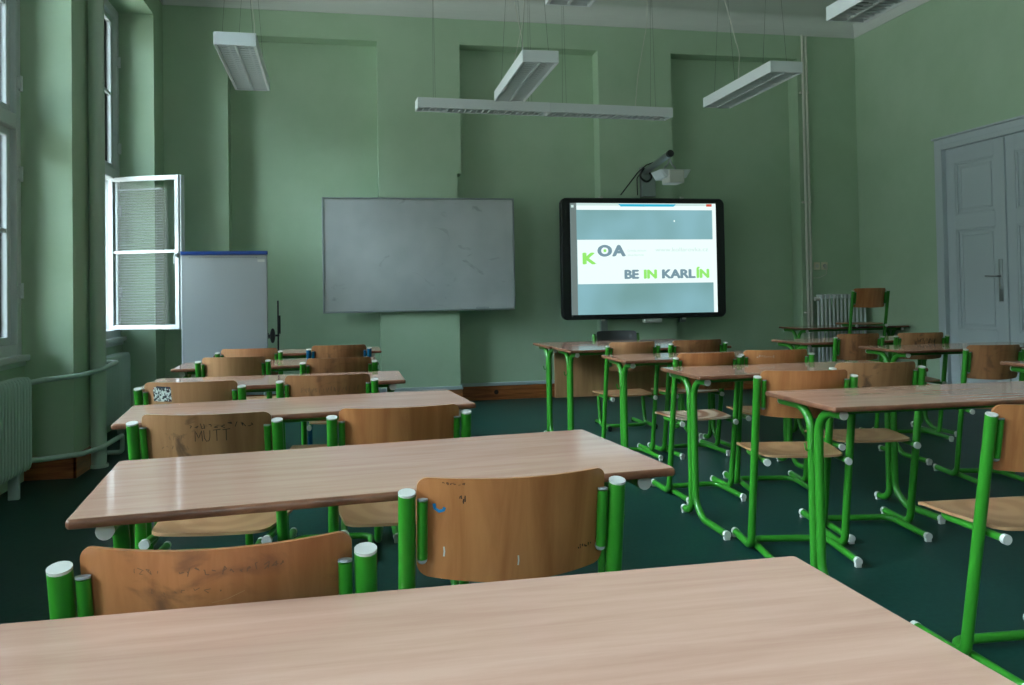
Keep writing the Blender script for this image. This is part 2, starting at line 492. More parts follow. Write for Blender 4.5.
def window(i, y0, y1, open_far=False, rear=False):
    w = thing('window_%d' % i, None, None, ((y0+y1)/2, YR-0.35, 0) if rear else (-2.135, (y0+y1)/2, 0), PI/2 if rear else 0, kind='structure')
    hw = (y1-y0)/2
    bm = bmesh.new()                               # outer frame, transom and mullion
    fx0, fx1 = -0.075, 0.04
    box(bm, fx0, fx1, -hw, -hw+0.07, ZS, ZT+0.01, 0.006); box(bm, fx0, fx1, hw-0.07, hw, ZS, ZT+0.01, 0.006)
    box(bm, fx0, fx1, -hw+0.07, hw-0.07, ZS, ZS+0.07, 0.006); box(bm, fx0, fx1, -hw+0.07, hw-0.07, ZT-0.07, ZT+0.01, 0.006)
    box(bm, fx0, fx1, -hw+0.07, hw-0.07, 2.31, 2.41, 0.008)
    box(bm, fx0, fx1, -0.05, 0.05, ZS+0.07, 2.31, 0.008); box(bm, fx0, fx1, -0.04, 0.04, 2.41, ZT-0.07, 0.006)
    obj('window_frame', bm, M['white'], w)
    bm = bmesh.new()                               # sill board
    box(bm, -0.03, 0.095, -hw+0.001, hw-0.001, 0.79, ZS, 0.01); box(bm, -0.03, 0.065, -hw+0.001, hw-0.001, 0.755, 0.79, 0.008)
    obj('window_sill', bm, M['white'], w)
    sw = hw-0.07-0.05
    for lo_z, h, bar in ((ZS+0.07, 1.41, 0.74), (2.41, ZT-0.07-2.41, 0.72)):
        for side in (-1, 1):
            if open_far and lo_z < 2 and side == 1: continue
            a, g = bmesh.new(), bmesh.new()
            sash(a, g, sw, h, bar)
            yy = -hw+0.07 if side == -1 else 0.05
            for q in (a, g): place(q, (-0.02, yy, lo_z), PI/2)
            s = obj('sash', a, M['white'], w)
            obj('pane', g, M['glass'], s)
    # espagnolette hinges on the far jamb
    for z in (1.25, 2.02, 2.62, 3.45):
        k = bmesh.new()
        tube(k, [(0.052, hw-0.035, z-0.05), (0.052, hw-0.035, z+0.05)], 0.013, 10)
        box(k, 0.036, 0.05, hw-0.06, hw-0.01, z-0.035, z+0.035, 0.003)
        obj('hinge', k, M['white'], w, True)
    # outer window of the double window with its own frame and panes
    bm = bmesh.new()
    ox = -0.14
    for (a0, a1, z0, z1) in ((-hw, -hw+0.08, ZS, ZT), (hw-0.08, hw, ZS, ZT), (-0.04, 0.04, ZS, ZT), (-hw, hw, ZS, ZS+0.07), (-hw, hw, ZT-0.07, ZT), (-hw, hw, 2.32, 2.40)):
        box(bm, ox-0.025, ox+0.025, a0, a1, z0, z1)
    fr = obj('outer_frame', bm, M['white'], w)
    bm = bmesh.new(); box(bm, ox-0.002, ox+0.002, -hw, hw, ZS, ZT); obj('outer_pane', bm, M['glass'], w)
    return w, hw, sw
for i, (a, b) in enumerate(BAYS):
    w_, hw, sw = window(i+1, a, b, open_far=(i == 0))
    if i == 0:
        # casement swung into the room, hinged on the far jamb, slatted blind drawn behind its panes
        piv = bpy.data.objects.new('open_sash', None)
        a_, g_ = bmesh.new(), bmesh.new()
        swo = 0.715
        sash(a_, g_, swo, 1.425, 0.72, fw=0.042)
        yaw = math.atan2(-0.25, 0.67)
        L = Vector((-2.145+2.135, 7.80-(a+b)/2, ZS+0.07))
        for q in (a_, g_): place(q, L, yaw)
        s = obj('open_sash', a_, M['white'], w_, label='open casement leaf swung into the room')
        obj('pane', g_, M['glass'], s)
        # slatted blind hanging behind the panes of the open leaf
        bl = bmesh.new()
        for k in range(50):
            z = 0.065 + k*0.0250
            ye = 0.03 + 0.0
            bl.faces.new([bl.verts.new(p) for p in ((0.055, ye, z-0.0032), (0.50, ye+0.03, z-0.0032), (0.50, ye+0.042, z+0.0032), (0.055, ye+0.012, z+0.0032))])
        box(bl, 0.055, 0.50, 0.03, 0.06, 1.305, 1.318)
        for xx in (0.11, 0.44): tube(bl, [(xx, 0.055, 0.055), (xx, 0.055, 1.31)], 0.0009, 5)
        place(bl, L, yaw)
        obj('slatted_blind', bl, mat('blind_slats', lin((214, 224, 228)), 0.5), s)
        k = bmesh.new(); box(k, swo-0.028, swo-0.004, -0.052, -0.02, 0.66, 0.70, 0.003); tube(k, fillet([(swo-0.016, -0.05, 0.68), (swo-0.016, -0.07, 0.68), (swo-0.016, -0.07, 0.60)], 0.01), 0.007, 8)
        place(k, L, yaw); obj('handle', k, M['white'], s, True)
        rb = bmesh.new(); box(rb, swo+0.002, swo+0.020, -0.012, 0.045, 0.0, 1.425, 0.004); place(rb, L, yaw); obj('rebate_strip', rb, M['white'], s)

for i, (a, b) in enumerate(REAR): window(6+i, a, b, rear=True)  # added rear window, out of view, for frontal light

# ------------------------------------------------------------------ door
d = thing('door_1', None, None, (XR, (DY0+DY1)/2, 0), 0, kind='structure')
hd = (DY1-DY0)/2
bm = bmesh.new()
for k, (t, wd) in enumerate(((0.035, 0.110), (0.05, 0.05))):
    off = 0 if k == 0 else 0.065
    for s in (-1, 1):
        y0_, y1_ = sorted((s*(hd-off), s*(hd-off-wd)))
        box(bm, -t, 0.10-k*0.01, y0_, y1_, 0, DZ-off, 0.004)
    box(bm, -t, 0.10-k*0.01, -(hd-off-wd), hd-off-wd, DZ-off-wd, DZ-off, 0.004)
box(bm, -0.06, 0.0, -hd-0.012, hd+0.012, DZ+0.001, DZ+0.022, 0.006)
obj('door_frame', bm, M['door'], d)
def leaf(y0, y1, nm):
    b = bmesh.new()
    zt = DZ-0.115
    st = 0.115
    x0, x1 = 0.0, 0.04
    box(b, x0, x1, y0, y0+st, 0.01, zt, 0.003); box(b, x0, x1, y1-st, y1, 0.01, zt, 0.003)
    rails = [(0.01, 0.16), (0.62, 0.745), (1.745, 1.89), (2.42, zt)]
    for z0, z1 in rails: box(b, x0, x1, y0+st, y1-st, z0, z1, 0.002)
    for (z0, z1) in ((0.16, 0.62), (0.745, 1.745), (1.89, 2.42)):
        box(b, 0.018, 0.032, y0+st-0.002, y1-st+0.002, z0-0.002, z1+0.002)
        for m_ in (0.0, 0.045):       # mouldings round the panel field
            w_ = 0.022
            box(b, 0.004 if m_ == 0 else 0.010, 0.019, y0+st+m_, y0+st+m_+w_, z0+m_, z1-m_, 0.005)
            box(b, 0.004 if m_ == 0 else 0.010, 0.019, y1-st-m_-w_, y1-st-m_, z0+m_, z1-m_, 0.005)
            box(b, 0.004 if m_ == 0 else 0.010, 0.019, y0+st+m_+w_, y1-st-m_-w_, z0+m_, z0+m_+w_, 0.005)
            box(b, 0.004 if m_ == 0 else 0.010, 0.019, y0+st+m_+w_, y1-st-m_-w_, z1-m_-w_, z1-m_, 0.005)
    return obj('door_leaf', b, M['door'], d)
c_ = (DY0+DY1)/2
lf = leaf(6.24-c_, hd-0.115, 'far')
leaf(-hd+0.115, 6.235-c_, 'near')
bm = bmesh.new(); box(bm, -0.022, 0.0, 6.218-c_, 6.258-c_, 0.01, DZ-0.12, 0.006); obj('meeting_strip', bm, M['door'], d)
bm = bmesh.new()
hy = 6.305-c_
box(bm, -0.008, 0, hy-0.022, hy+0.022, 1.03, 1.43, 0.003)
tube(bm, fillet([(-0.006, hy, 1.27), (-0.05, hy, 1.27), (-0.05, hy+0.13, 1.272)], 0.014), 0.010, 10)
tube(bm, [(-0.004, hy, 1.15), (-0.014, hy, 1.15)], 0.010, 10)
obj('door_handle', bm, M['metal'], lf, True)

# ------------------------------------------------------------------ radiators and pipes
def radiator(name, label, x, y0, y1, z0, z1, n, along='y', depth=0.11, seg_gap=0.18):
    r = thing(name, label, 'radiator', (x, (y0+y1)/2 if along == 'y' else 0, 0), 0, 'ribbed radiators')
    p = (y1-y0)/n
    cy = (y0+y1)/2
    b = bmesh.new()
    for k in range(n):
        yc = y0+p*(k+0.5) - (cy if along == 'y' else cy)
        out = rrect(depth, p*(1-seg_gap), p*0.28, 3)
        zs = [(z0, 0.55), (z0+0.015, 0.9), (z0+0.04, 1.0), (z1-0.04, 1.0), (z1-0.015, 0.9), (z1, 0.55)]
        rings = []
        for z, s in zs: rings.append([(ox*(1 if s == 1 else 0.9 if s > .8 else .7), yc+oy*s, z) for ox, oy in out])
        loft(b, rings)
    o = obj('ribs', b, M['radiator'], r, True)
    b = bmesh.new()
    for z in (z0+0.05, z1-0.05):
        b = bmesh.new(); tube(b, [(0, y0-cy+p*.3, z), (0, y1-cy-p*.3, z)], 0.018, 10); obj('header_pipe', b, M['radiator'], r, True)
    return r
r1 = radiator('radiator', 'pale ribbed radiator at the left photo edge, under the nearest visible window', -1.945, 3.95, 5.23, 0.15, 0.715, 29, seg_gap=0.34)
r2 = radiator('radiator', 'pale ribbed radiator under the window with the open casement', -1.945, 6.22, 7.48, 0.15, 0.71, 29, seg_gap=0.34)
for r_, zz in ((r1, 0.67), (r2, 0.67)):
    b = bmesh.new()
    s = 1 if r_ is r1 else -1
    tube(b, [(0, s*0.635, zz), (0, s*0.69, zz)], 0.022, 12); obj('valve', b, M['white'], r_, True)
    b = bmesh.new(); tube(b, [(0, s*0.635, 0.19), (0, s*0.67, 0.19)], 0.018, 12); obj('valve', b, M['white'], r_, True)
r3 = thing('radiator', 'white column radiator in the far right corner behind the last desk', 'radiator', (5.70, 8.15, 0), 0, 'ribbed radiators')
b = bmesh.new()
nc = 12
for k in range(nc):
    xc = -0.275 + k*0.05
    for z0_, z1_ in ((0.16, 1.09),):
        for yy in (-0.035, 0.035):
            tube(b, [(xc, yy, z0_), (xc, yy, z1_)], 0.0135, 8)
        box(b, xc-0.016, xc+0.016, -0.055, 0.055, z1_-0.03, z1_+0.02, 0.009)
        box(b, xc-0.016, xc+0.016, -0.055, 0.055, z0_-0.02, z0_+0.03, 0.009)
obj('ribs', b, M['white'], r3, True)
for z in (1.07, 0.18):
    b = bmesh.new(); tube(b, [(-0.29, 0, z), (0.29, 0, z)], 0.012, 8); obj('header_pipe', b, M['white'], r3, True)
b = bmesh.new(); tube(b, [(-0.285, 0, 1.06), (-0.34, 0, 1.06)], 0.025, 12); obj('valve', b, M['cap'], r3, True)
for sx_ in (-0.2, 0.2):
    b = bmesh.new(); box(b, sx_-0.015, sx_+0.015, -0.03, 0.03, 0, 0.145, 0.004); obj('foot', b, M['white'], r3)
for r_ in (r1, r2):
    for sy_ in (-0.5, 0.5):
        b = bmesh.new(); box(b, -0.03, 0.03, sy_-0.015, sy_+0.015, 0, 0.155, 0.004); obj('foot', b, M['radiator'], r_)

hp = thing('heating_pipe', 'thick pale green heating riser on the left wall pier between the windows', 'pipe', (-1.718, 5.935, 0))
b = bmesh.new(); tube(b, [(0, 0, 0.0), (0, 0, ZC)], 0.052, 24); obj('riser', b, M['pipe'], hp, True)
b = bmesh.new()
tube(b, [(0, 0, 0), (0, 0, 0.02)], 0.064, 20); obj('floor_collar', b, M['pipe'], hp, True)
def lp(p): return (p[0]+1.718, p[1]-5.935, p[2])
b = bmesh.new()
tube(b, fillet([lp((-1.945, 5.30, 0.67)), lp((-1.90, 5.42, 0.675)), lp((-1.72, 5.56, 0.685)), lp((-1.652, 5.78, 0.70)), lp((-1.645, 6.15, 0.725)), lp((-1.92, 6.16, 0.70))], [0.05, 0.08, 0.08, 0.05]), 0.017, 12)
obj('branch_pipe', b, M['radiator'], hp, True)
b = bmesh.new()
tube(b, fillet([lp((-1.945, 5.29, 0.19)), lp((-1.90, 5.42, 0.17)), lp((-1.72, 5.56, 0.165)), lp((-1.652, 5.76, 0.165)), lp((-1.645, 6.26, 0.165)), lp((-1.66, 6.30, 0.03)), lp((-1.80, 6.30, 0.03))], [0.05, 0.08, 0.08, 0.04, 0.03]), 0.017, 12)
obj('branch_pipe', b, M['radiator'], hp, True)

hp2 = thing('heating_pipe', 'pair of slim white riser pipes up the back wall near the right corner', 'pipe', (5.39, YB-0.04, 0))
for x in (-0.022, 0.022):
    b = bmesh.new(); tube(b, fillet([(x, 0, 0.21), (x, 0, 3.95), (x-0.02, -0.03, 4.05), (x-0.02, -0.03, 4.16)], 0.05), 0.0165, 12); obj('riser', b, M['cable'], hp2, True)
for z in (0.9, 2.2, 3.5):
    b = bmesh.new(); box(b, -0.055, 0.055, 0.0, 0.04, z-0.012, z+0.012, 0.003); obj('bracket', b, M['cable'], hp2)

sk = thing('wall_socket', 'pair of cream wall sockets with a plugged-in cable above the corner radiator', 'socket', (5.56, YB, 1.445))
for x in (-0.05, 0.05):
    b = bmesh.new(); box(b, x-0.04, x+0.04, -0.014, 0, -0.045, 0.045, 0.004); o = obj('socket_plate', b, mat('cream_plastic', lin((214, 208, 186)), 0.4), sk)
    b = bmesh.new(); tube(b, [(x, -0.0145, 0.0), (x, -0.018, 0.0)], 0.022, 16); obj('socket_insert', b, M['greycap' if x > 0 else 'cap'], o)
b = bmesh.new(); box(b, 0.035, 0.065, -0.045, -0.019, -0.03, 0.01, 0.004)
tube(b, fillet([(0.05, -0.04, -0.02), (0.05, -0.045, -0.10), (-0.03, -0.02, -0.14), (-0.17, -0.01, -0.14)], 0.03), 0.004, 6); obj('plug_and_cable', b, M['cable'], sk)

# ------------------------------------------------------------------ desks
DW, DD, DH = 1.27, 0.49, 0.76
def ring_band(bm, w, d, r, prof):
    rings = [[(x, y, z) for x, y in rrect(w-2*i_, d-2*i_, max(r-i_, 0.002), 6)] for i_, z in prof]
    R_ = [[bm.verts.new(p) for p in ring] for ring in rings]
    m = len(R_[0])
    for a, b in zip(R_, R_[1:]+R_[:1]):
        for k in range(m): bm.faces.new((a[k], a[(k+1) % m], b[(k+1) % m], b[k]))

def shoe(bm, x, y, sy_, r=0.0182):
    """plastic glider on the end of a floor tube"""
    y0_, y1_ = sorted((y-sy_*0.012, y+sy_*0.006))
    box(bm, x-r*0.8, x+r*0.8, y0_, y1_, 0.0, 0.024, 0.003)
    tube(bm, [(x, y-sy_*0.012, 0.026), (x, y+sy_*0.007, 0.026)], r, 14)

def make_desk(panel=False):
    t = thing('school_desk', 'desk', 'desk')
    b = bmesh.new()
    loft(b, [[(x, y, z) for x, y in rrect(DW-0.010, DD-0.010, 0.006, 6)] for z in (DH-0.0185, DH)])
    obj('tabletop', b, M['laminate'], t)
    b = bmesh.new()
    ring_band(b, DW, DD, 0.011, [(0.0055, DH-0.0002), (0.002, DH-0.002), (0, DH-0.006), (0, DH-0.014), (0.003, DH-0.0185), (0.0055, DH-0.019)])
    obj('edge_band', b, M['edge'], t, True)
    for s in (-1, 1):
        x = s*(DW/2-0.062)
        zt = DH-0.0195-0.0175
        for nearleg in (True, False):
            b = bmesh.new()
            if nearleg: pts = fillet([(x, -0.205, zt), (x, -0.045, zt), (x, -0.045, 0.09), (x, -0.13, 0.026), (x, -0.38, 0.026)], [0.10, 0.09, 0.08])
            else: pts = fillet([(x, 0.215, zt), (x, 0.001, zt), (x, 0.001, 0.026), (x, 0.10, 0.026)], [0.10, 0.065])
            tube(b, pts, 0.0172, 14)
            o = obj('leg', b, M['green'], t, True)
            b = bmesh.new()
            if nearleg: shoe(b, x, -0.38, -1)
            else: shoe(b, x, 0.10, 1)
            obj('foot_cap', b, M['cap'], o, True)
            b = bmesh.new()
            if nearleg: tube(b, [(x, -0.205, zt), (x, -0.210, zt)], 0.0172, 14)
            else: tube(b, [(x, 0.215, zt), (x, 0.222, zt)], 0.0174, 14)
            obj('end_cap', b, M['cap'], o, True)
        for z_ in (0.5, 0.16):
            b = bmesh.new(); box(b, x-0.004, x+0.004, -0.033, -0.011, z_, z_+0.07); obj('web_plate', b, M['green'], t)
        b = bmesh.new(); tube(b, fillet([(x+s*0.012, -0.022, 0.60), (x+s*0.024, -0.022, 0.56), (x+s*0.04, -0.022, 0.56), (x+s*0.045, -0.022, 0.59)], 0.012), 0.0035, 8)
        obj('bag_hook', b, M['green'], t, True)
    for y in (-0.13, 0.17):
        b = bmesh.new(); tube(b, [(-(DW/2-0.080), y, DH-0.034), (DW/2-0.080, y, DH-0.034)], 0.0125, 10); obj('rail', b, M['green'], t, True)
    if panel:
        b = bmesh.new(); box(b, -(DW/2-0.10), DW/2-0.10, -0.06, -0.042, 0.33, 0.715, 0.002); obj('modesty_panel', b, M['panel'], t)
    return t

proto = make_desk()
GL = 'two-seat school desks in the window column'
GM = 'two-seat school desks in the middle column'
GR = 'two-seat school desks in the right column'
desks = [
 (0.066, 0.888, 0.1, 1, 1, GL, 'large beech-topped desk filling the bottom foreground, nearest the camera'),
 (0.092, 1.916, 5.4, 1.13, 1.015, GL, 'beech-topped desk just beyond the nearest two chair backs, bright reflection on its right corner'),
 (-0.164, 3.092, 6, 0.97, 1.008, GL, 'beech-topped desk directly behind the chair with pencilled graffiti'),
 (-0.336, 4.129, 0.1, 1, 1, GL, 'beech-topped desk directly behind the chair with the printed sticker'),
 (-0.422, 5.31, 1.3, 1, 0.985, GL, 'beech-topped desk on the window side, second from the flipchart'),
 (-0.347, 6.44, 0.5, 1, 0.98, GL, 'beech-topped desk on the window side, closest to the flipchart'),
 (2.369, 2.761, -1.1, 1, 0.99, GM, 'large green-legged desk at right with its left end fully visible, nearest of the right half'),
 (2.344, 3.799, -0.7, 1, 1, GM, 'green-legged desk in the middle column, second row from the camera side'),
 (2.349, 4.815, -1.1, 1, 0.99, GM, 'green-legged desk in the middle column right in front of the joined teacher desks'),
 (2.235, 5.665, 1, 1, 1, 'desks pushed together under the interactive board', 'front one of two desks pushed together below the lit screen'),
 (4.373, 4.917, -0.7, 1, 0.985, GR, 'green-legged desk left of the chair silhouetted against the door'),
 (4.145, 5.725, 0, 1, 1, GR, 'green-legged desk behind the two right-column chairs, second from the back wall'),
 (5.43, 7.745, 0, 1, 1, GR, 'green-legged desk in the far right corner with a chair hung on it'),
 (4.2, 3.472, -1, 1, 1, GR, 'desk cut off by the right photo edge, only its left corner showing'),
]
for i, (x, y, a, sy_, sz_, g, lab) in enumerate(desks):
    o = proto if i == 0 else copy_tree(proto)
    o.location = (x, y, 0); o.rotation_euler = (0, 0, math.radians(a)); o.scale = (1.008 if sy_ > 1.1 else 1, sy_, sz_)
    tag(o, lab, 'desk', g)
td = make_desk(panel=True)
td.location = (2.205, 6.16, 0); td.rotation_euler = (0, 0, math.radians(1))
tag(td, 'rear desk with a wooden front panel, pushed against another below the lit screen', 'desk', 'desks pushed together under the interactive board')

# ------------------------------------------------------------------ chairs
RAKE = 0.175
BW = 0.194
def back_y(x, z): return 0.018 - 0.064*(1-(x/BW)**2) + (0.80-z)*RAKE
def make_back_mesh():
    b = bmesh.new()
    z0, z1, th = 0.628, 0.828, 0.009
    nx, nz = 34, 8
    r = 0.022
    V = {}
    for side in (0, 1):
        for i in range(nx+1):
            u = math.sin(PI/2*(-1+2*i/nx))
            x = BW*u
            # corner rounding: shrink the height near the ends
            dx = BW-abs(x)
            cut = r - math.sqrt(max(0, r*r-(r-dx)**2)) if dx < r else 0
            zz1 = z1 - cut + 0.002*math.cos(u*PI/2); zz0 = z0 + cut*1.1 - 0.006*math.cos(u*PI/2)
            for j in range(nz+1):
                z = zz0+(zz1-zz0)*j/nz
                V[side, i, j] = b.verts.new((x, back_y(x, z)+side*th, z))
    for i in range(nx):
        for j in range(nz):
            b.faces.new((V[0, i, j], V[0, i+1, j], V[0, i+1, j+1], V[0, i, j+1]))
            b.faces.new((V[1, i, j], V[1, i, j+1], V[1, i+1, j+1], V[1, i+1, j]))
        b.faces.new((V[0, i, 0], V[1, i, 0], V[1, i+1, 0], V[0, i+1, 0]))
        b.faces.new((V[0, i, nz], V[0, i+1, nz], V[1, i+1, nz], V[1, i, nz]))
    for j in range(nz):
        b.faces.new((V[0, 0, j], V[0, 0, j+1], V[1, 0, j+1], V[1, 0, j]))
        b.faces.new((V[0, nx, j], V[1, nx, j], V[1, nx, j+1], V[0, nx, j+1]))
    return b
def make_seat_mesh():
    b = bmesh.new()
    nx, ny, th = 16, 14, 0.010
    V = {}
    for side in (0, 1):
        for i in range(nx+1):
            u = -1+2*i/nx
            for j in range(ny+1):
                v = j/ny
                hw_ = 0.176+0.032*min(1, v*1.6)
                y = 0.025+0.345*v
                # rounded corners by pulling the grid towards a superellipse
                k = 1.0
                au, av = abs(u), abs(2*v-1)
                if au > 0.8 and av > 0.8:
                    q = math.hypot((au-0.8)/0.2, (av-0.8)/0.2)
                    if q > 1: k = q
                uu = (0.8+(au-0.8)/k)*(1 if u > 0 else -1) if k > 1 else u
                vv = 0.5+0.5*(0.8+(av-0.8)/k)*(1 if v > .5 else -1) if k > 1 else v
                y = 0.025+0.345*vv
                z = 0.458 - 0.013*max(0, 1-(uu**2)*1.1)*max(0, 1-((vv-0.4)/0.5)**2) - 0.018*max(0, (vv-0.85)/0.15)**2
                V[side, i, j] = b.verts.new((uu*hw_, y, z-side*th))
    for i in range(nx):
        for j in range(ny):
            b.faces.new((V[0, i, j], V[0, i+1, j], V[0, i+1, j+1], V[0, i, j+1]))
            b.faces.new((V[1, i, j], V[1, i, j+1], V[1, i+1, j+1], V[1, i+1, j]))
        for j in (0, ny):
            b.faces.new((V[0, i, j], V[1, i, j], V[1, i+1, j], V[0, i+1, j]))
    for j in range(ny):
        for i in (0, nx):
            b.faces.new((V[0, i, j], V[0, i, j+1], V[1, i, j+1], V[1, i, j]))
    return b
PX = 0.215
def make_chair(metal='green', caps='cap'):
    t = thing('school_chair', 'chair', 'chair')
    me, cp = M[metal], M[caps]
    obj('backrest', make_back_mesh(), M['ply_orange'], t, True)
    obj('seat', make_seat_mesh(), M['seat'], t, True)
    for s in (-1, 1):
        x = s*PX
        b = bmesh.new()
        tube(b, fillet([(x, 0, 0.80), (x, 0.772*RAKE, 0.026), (x, 0.365, 0.026)], 0.06), 0.0172, 14)
        u = obj('upright', b, me, t, True)
        b = bmesh.new(); tube(b, [(x, 0.0, 0.799), (x, -0.001, 0.8035)], 0.0173, 14); obj('end_cap', b, cp, u, True)
        b = bmesh.new(); shoe(b, x, 0.365, 1); obj('foot_cap', b, cp, u, True)
        b = bmesh.new(); xs = s*0.1845
        tube(b, [(xs, (0.80-0.785)*RAKE-0.001, 0.785), (xs, (0.80-0.668)*RAKE-0.001, 0.668)], 0.0105, 12)
        k = obj('back_bracket', b, me, t, True)
        b = bmesh.new(); tube(b, [(xs, (0.015)*RAKE-0.0015, 0.785), (xs, 0.0015, 0.7885)], 0.0107, 12)
        obj('bracket_cap', b, M['greycap'], k, True)
        b = bmesh.new(); tube(b, [(xs, (0.132)*RAKE-0.001, 0.668), (xs, 0.0285, 0.6645)], 0.0107, 12)
        obj('bracket_cap', b, M['greycap'], k, True)
    b = bmesh.new()
    tube(b, fillet([(-0.181, -0.07, 0.025), (-0.181, 0.25, 0.025), (0.181, 0.25, 0.025), (0.181, -0.07, 0.025)], 0.06), 0.0155, 12)
    k = obj('base_frame', b, me, t, True)
    for s in (-1, 1):
        b = bmesh.new(); shoe(b, s*0.181, -0.07, -1, 0.0165); obj('foot_cap', b, cp, k, True)
    b = bmesh.new()
    tube(b, fillet([(-0.181, 0.005, 0.432), (-0.181, 0.29, 0.430), (0.181, 0.29, 0.430), (0.181, 0.005, 0.432)], 0.06), 0.0115, 12)
    k = obj('seat_frame', b, me, t, True)
    for s in (-1, 1):
        b = bmesh.new(); tube(b, [(s*0.181, 0.006, 0.432), (s*0.181, -0.008, 0.432)], 0.0155, 14); obj('end_cap', b, cp, k, True)
    return t

def on_back(bm, x, z):
    """lay flat lettering (local xy) on the rear face of a backrest"""
    for v in bm.verts:
        X, Z = x+v.co.x, z+v.co.y
        v.co = Vector((X, back_y(X, Z)-0.0006-max(0, v.co.z), Z))
    return bm
def fine(bm):
    bmesh.ops.triangulate(bm, faces=bm.faces)
    es = [e_ for e_ in bm.edges if e_.calc_length() > 0.02]
    for _ in range(2):
        es = [e_ for e_ in bm.edges if e_.calc_length() > 0.02]
        if es: bmesh.ops.subdivide_edges(bm, edges=es, cuts=1)
    return bm
def stroke(bm, pts, w=0.0012):
    """pencil stroke as a thin ribbon in local xy"""
    P = [Vector((p[0], p[1], 0)) for p in pts]
    L = []
    for i, p in enumerate(P):
        t = (P[min(i+1, len(P)-1)]-P[max(i-1, 0)])
        t = t.normalized() if t.length > 0 else Vector((1, 0, 0))
        n_ = Vector((-t.y, t.x, 0))*w/2
        L.append((bm.verts.new(p+n_), bm.verts.new(p-n_)))
    for a, b in zip(L, L[1:]): bm.faces.new((a[0], a[1], b[1], b[0]))
def scribble(x0, z0, w, h, n, seed, sw=0.0011):
    """a row of illegible handwritten marks"""
    rn = random.Random(seed)
    b = bmesh.new()
    cw = w/n
    for k in range(n):
        cx = x0+k*cw
        p = [(cx+rn.uniform(0, cw*0.8), z0+rn.uniform(0, h)) for _ in range(rn.choice((3, 4, 5)))]
        q = []
        for a, c in zip(p, p[1:]):
            for m_ in range(4): q.append((a[0]+(c[0]-a[0])*m_/4, a[1]+(c[1]-a[1])*m_/4))
        stroke(b, q+[p[-1]], sw)
    return b
def letters(word, x0, z0, h, w=0.0013, gap=0.3):
    """hand-drawn block capitals from strokes"""
    G = {'M': [[(0, 0), (0.05, 1), (0.4, 0.3), (0.75, 1), (0.8, 0)]], 'U': [[(0, 1), (0.03, .3), (.25, 0), (.5, .05), (.62, .4), (.65, 1)]],
         'T': [[(0, 1), (0.8, 1.05)], [(.38, 1), (.36, 0)]], 'S': [[(.6, .9), (.3, 1), (.05, .8), (.3, .55), (.55, .3), (.3, 0), (0, .1)]],
         'A': [[(0, 0), (.3, 1), (.62, 0)], [(.12, .4), (.5, .4)]], 'N': [[(0, 0), (0, 1), (.6, 0), (.6, 1)]], 'C': [[(.6, .9), (.25, 1), (0, .5), (.25, 0), (.6, .1)]],
         'K': [[(0, 0), (0, 1)], [(.55, 1), (0, .5), (.6, 0)]], 'I': [[(.1, 0), (.1, 1)]], 'G': [[(.6, .9), (.25, 1), (0, .5), (.25, 0), (.6, .1), (.6, .5), (.35, .5)]]}
    b = bmesh.new()
    x = x0
    for ch in word:
        if ch in G:
            for st_ in G[ch]:
                p = [(x+a*h*0.8, z0+c*h) for a, c in st_]
                q = []
                for a, c in zip(p, p[1:]):
                    for m_ in range(3): q.append((a[0]+(c[0]-a[0])*m_/3, a[1]+(c[1]-a[1])*m_/3))
                stroke(b, q+[p[-1]], w)
            x += h*(0.8*0.75+gap*0.6)
        else: x += h*0.5
    return b

chair0 = make_chair()
CG = 'green-framed plywood chairs'
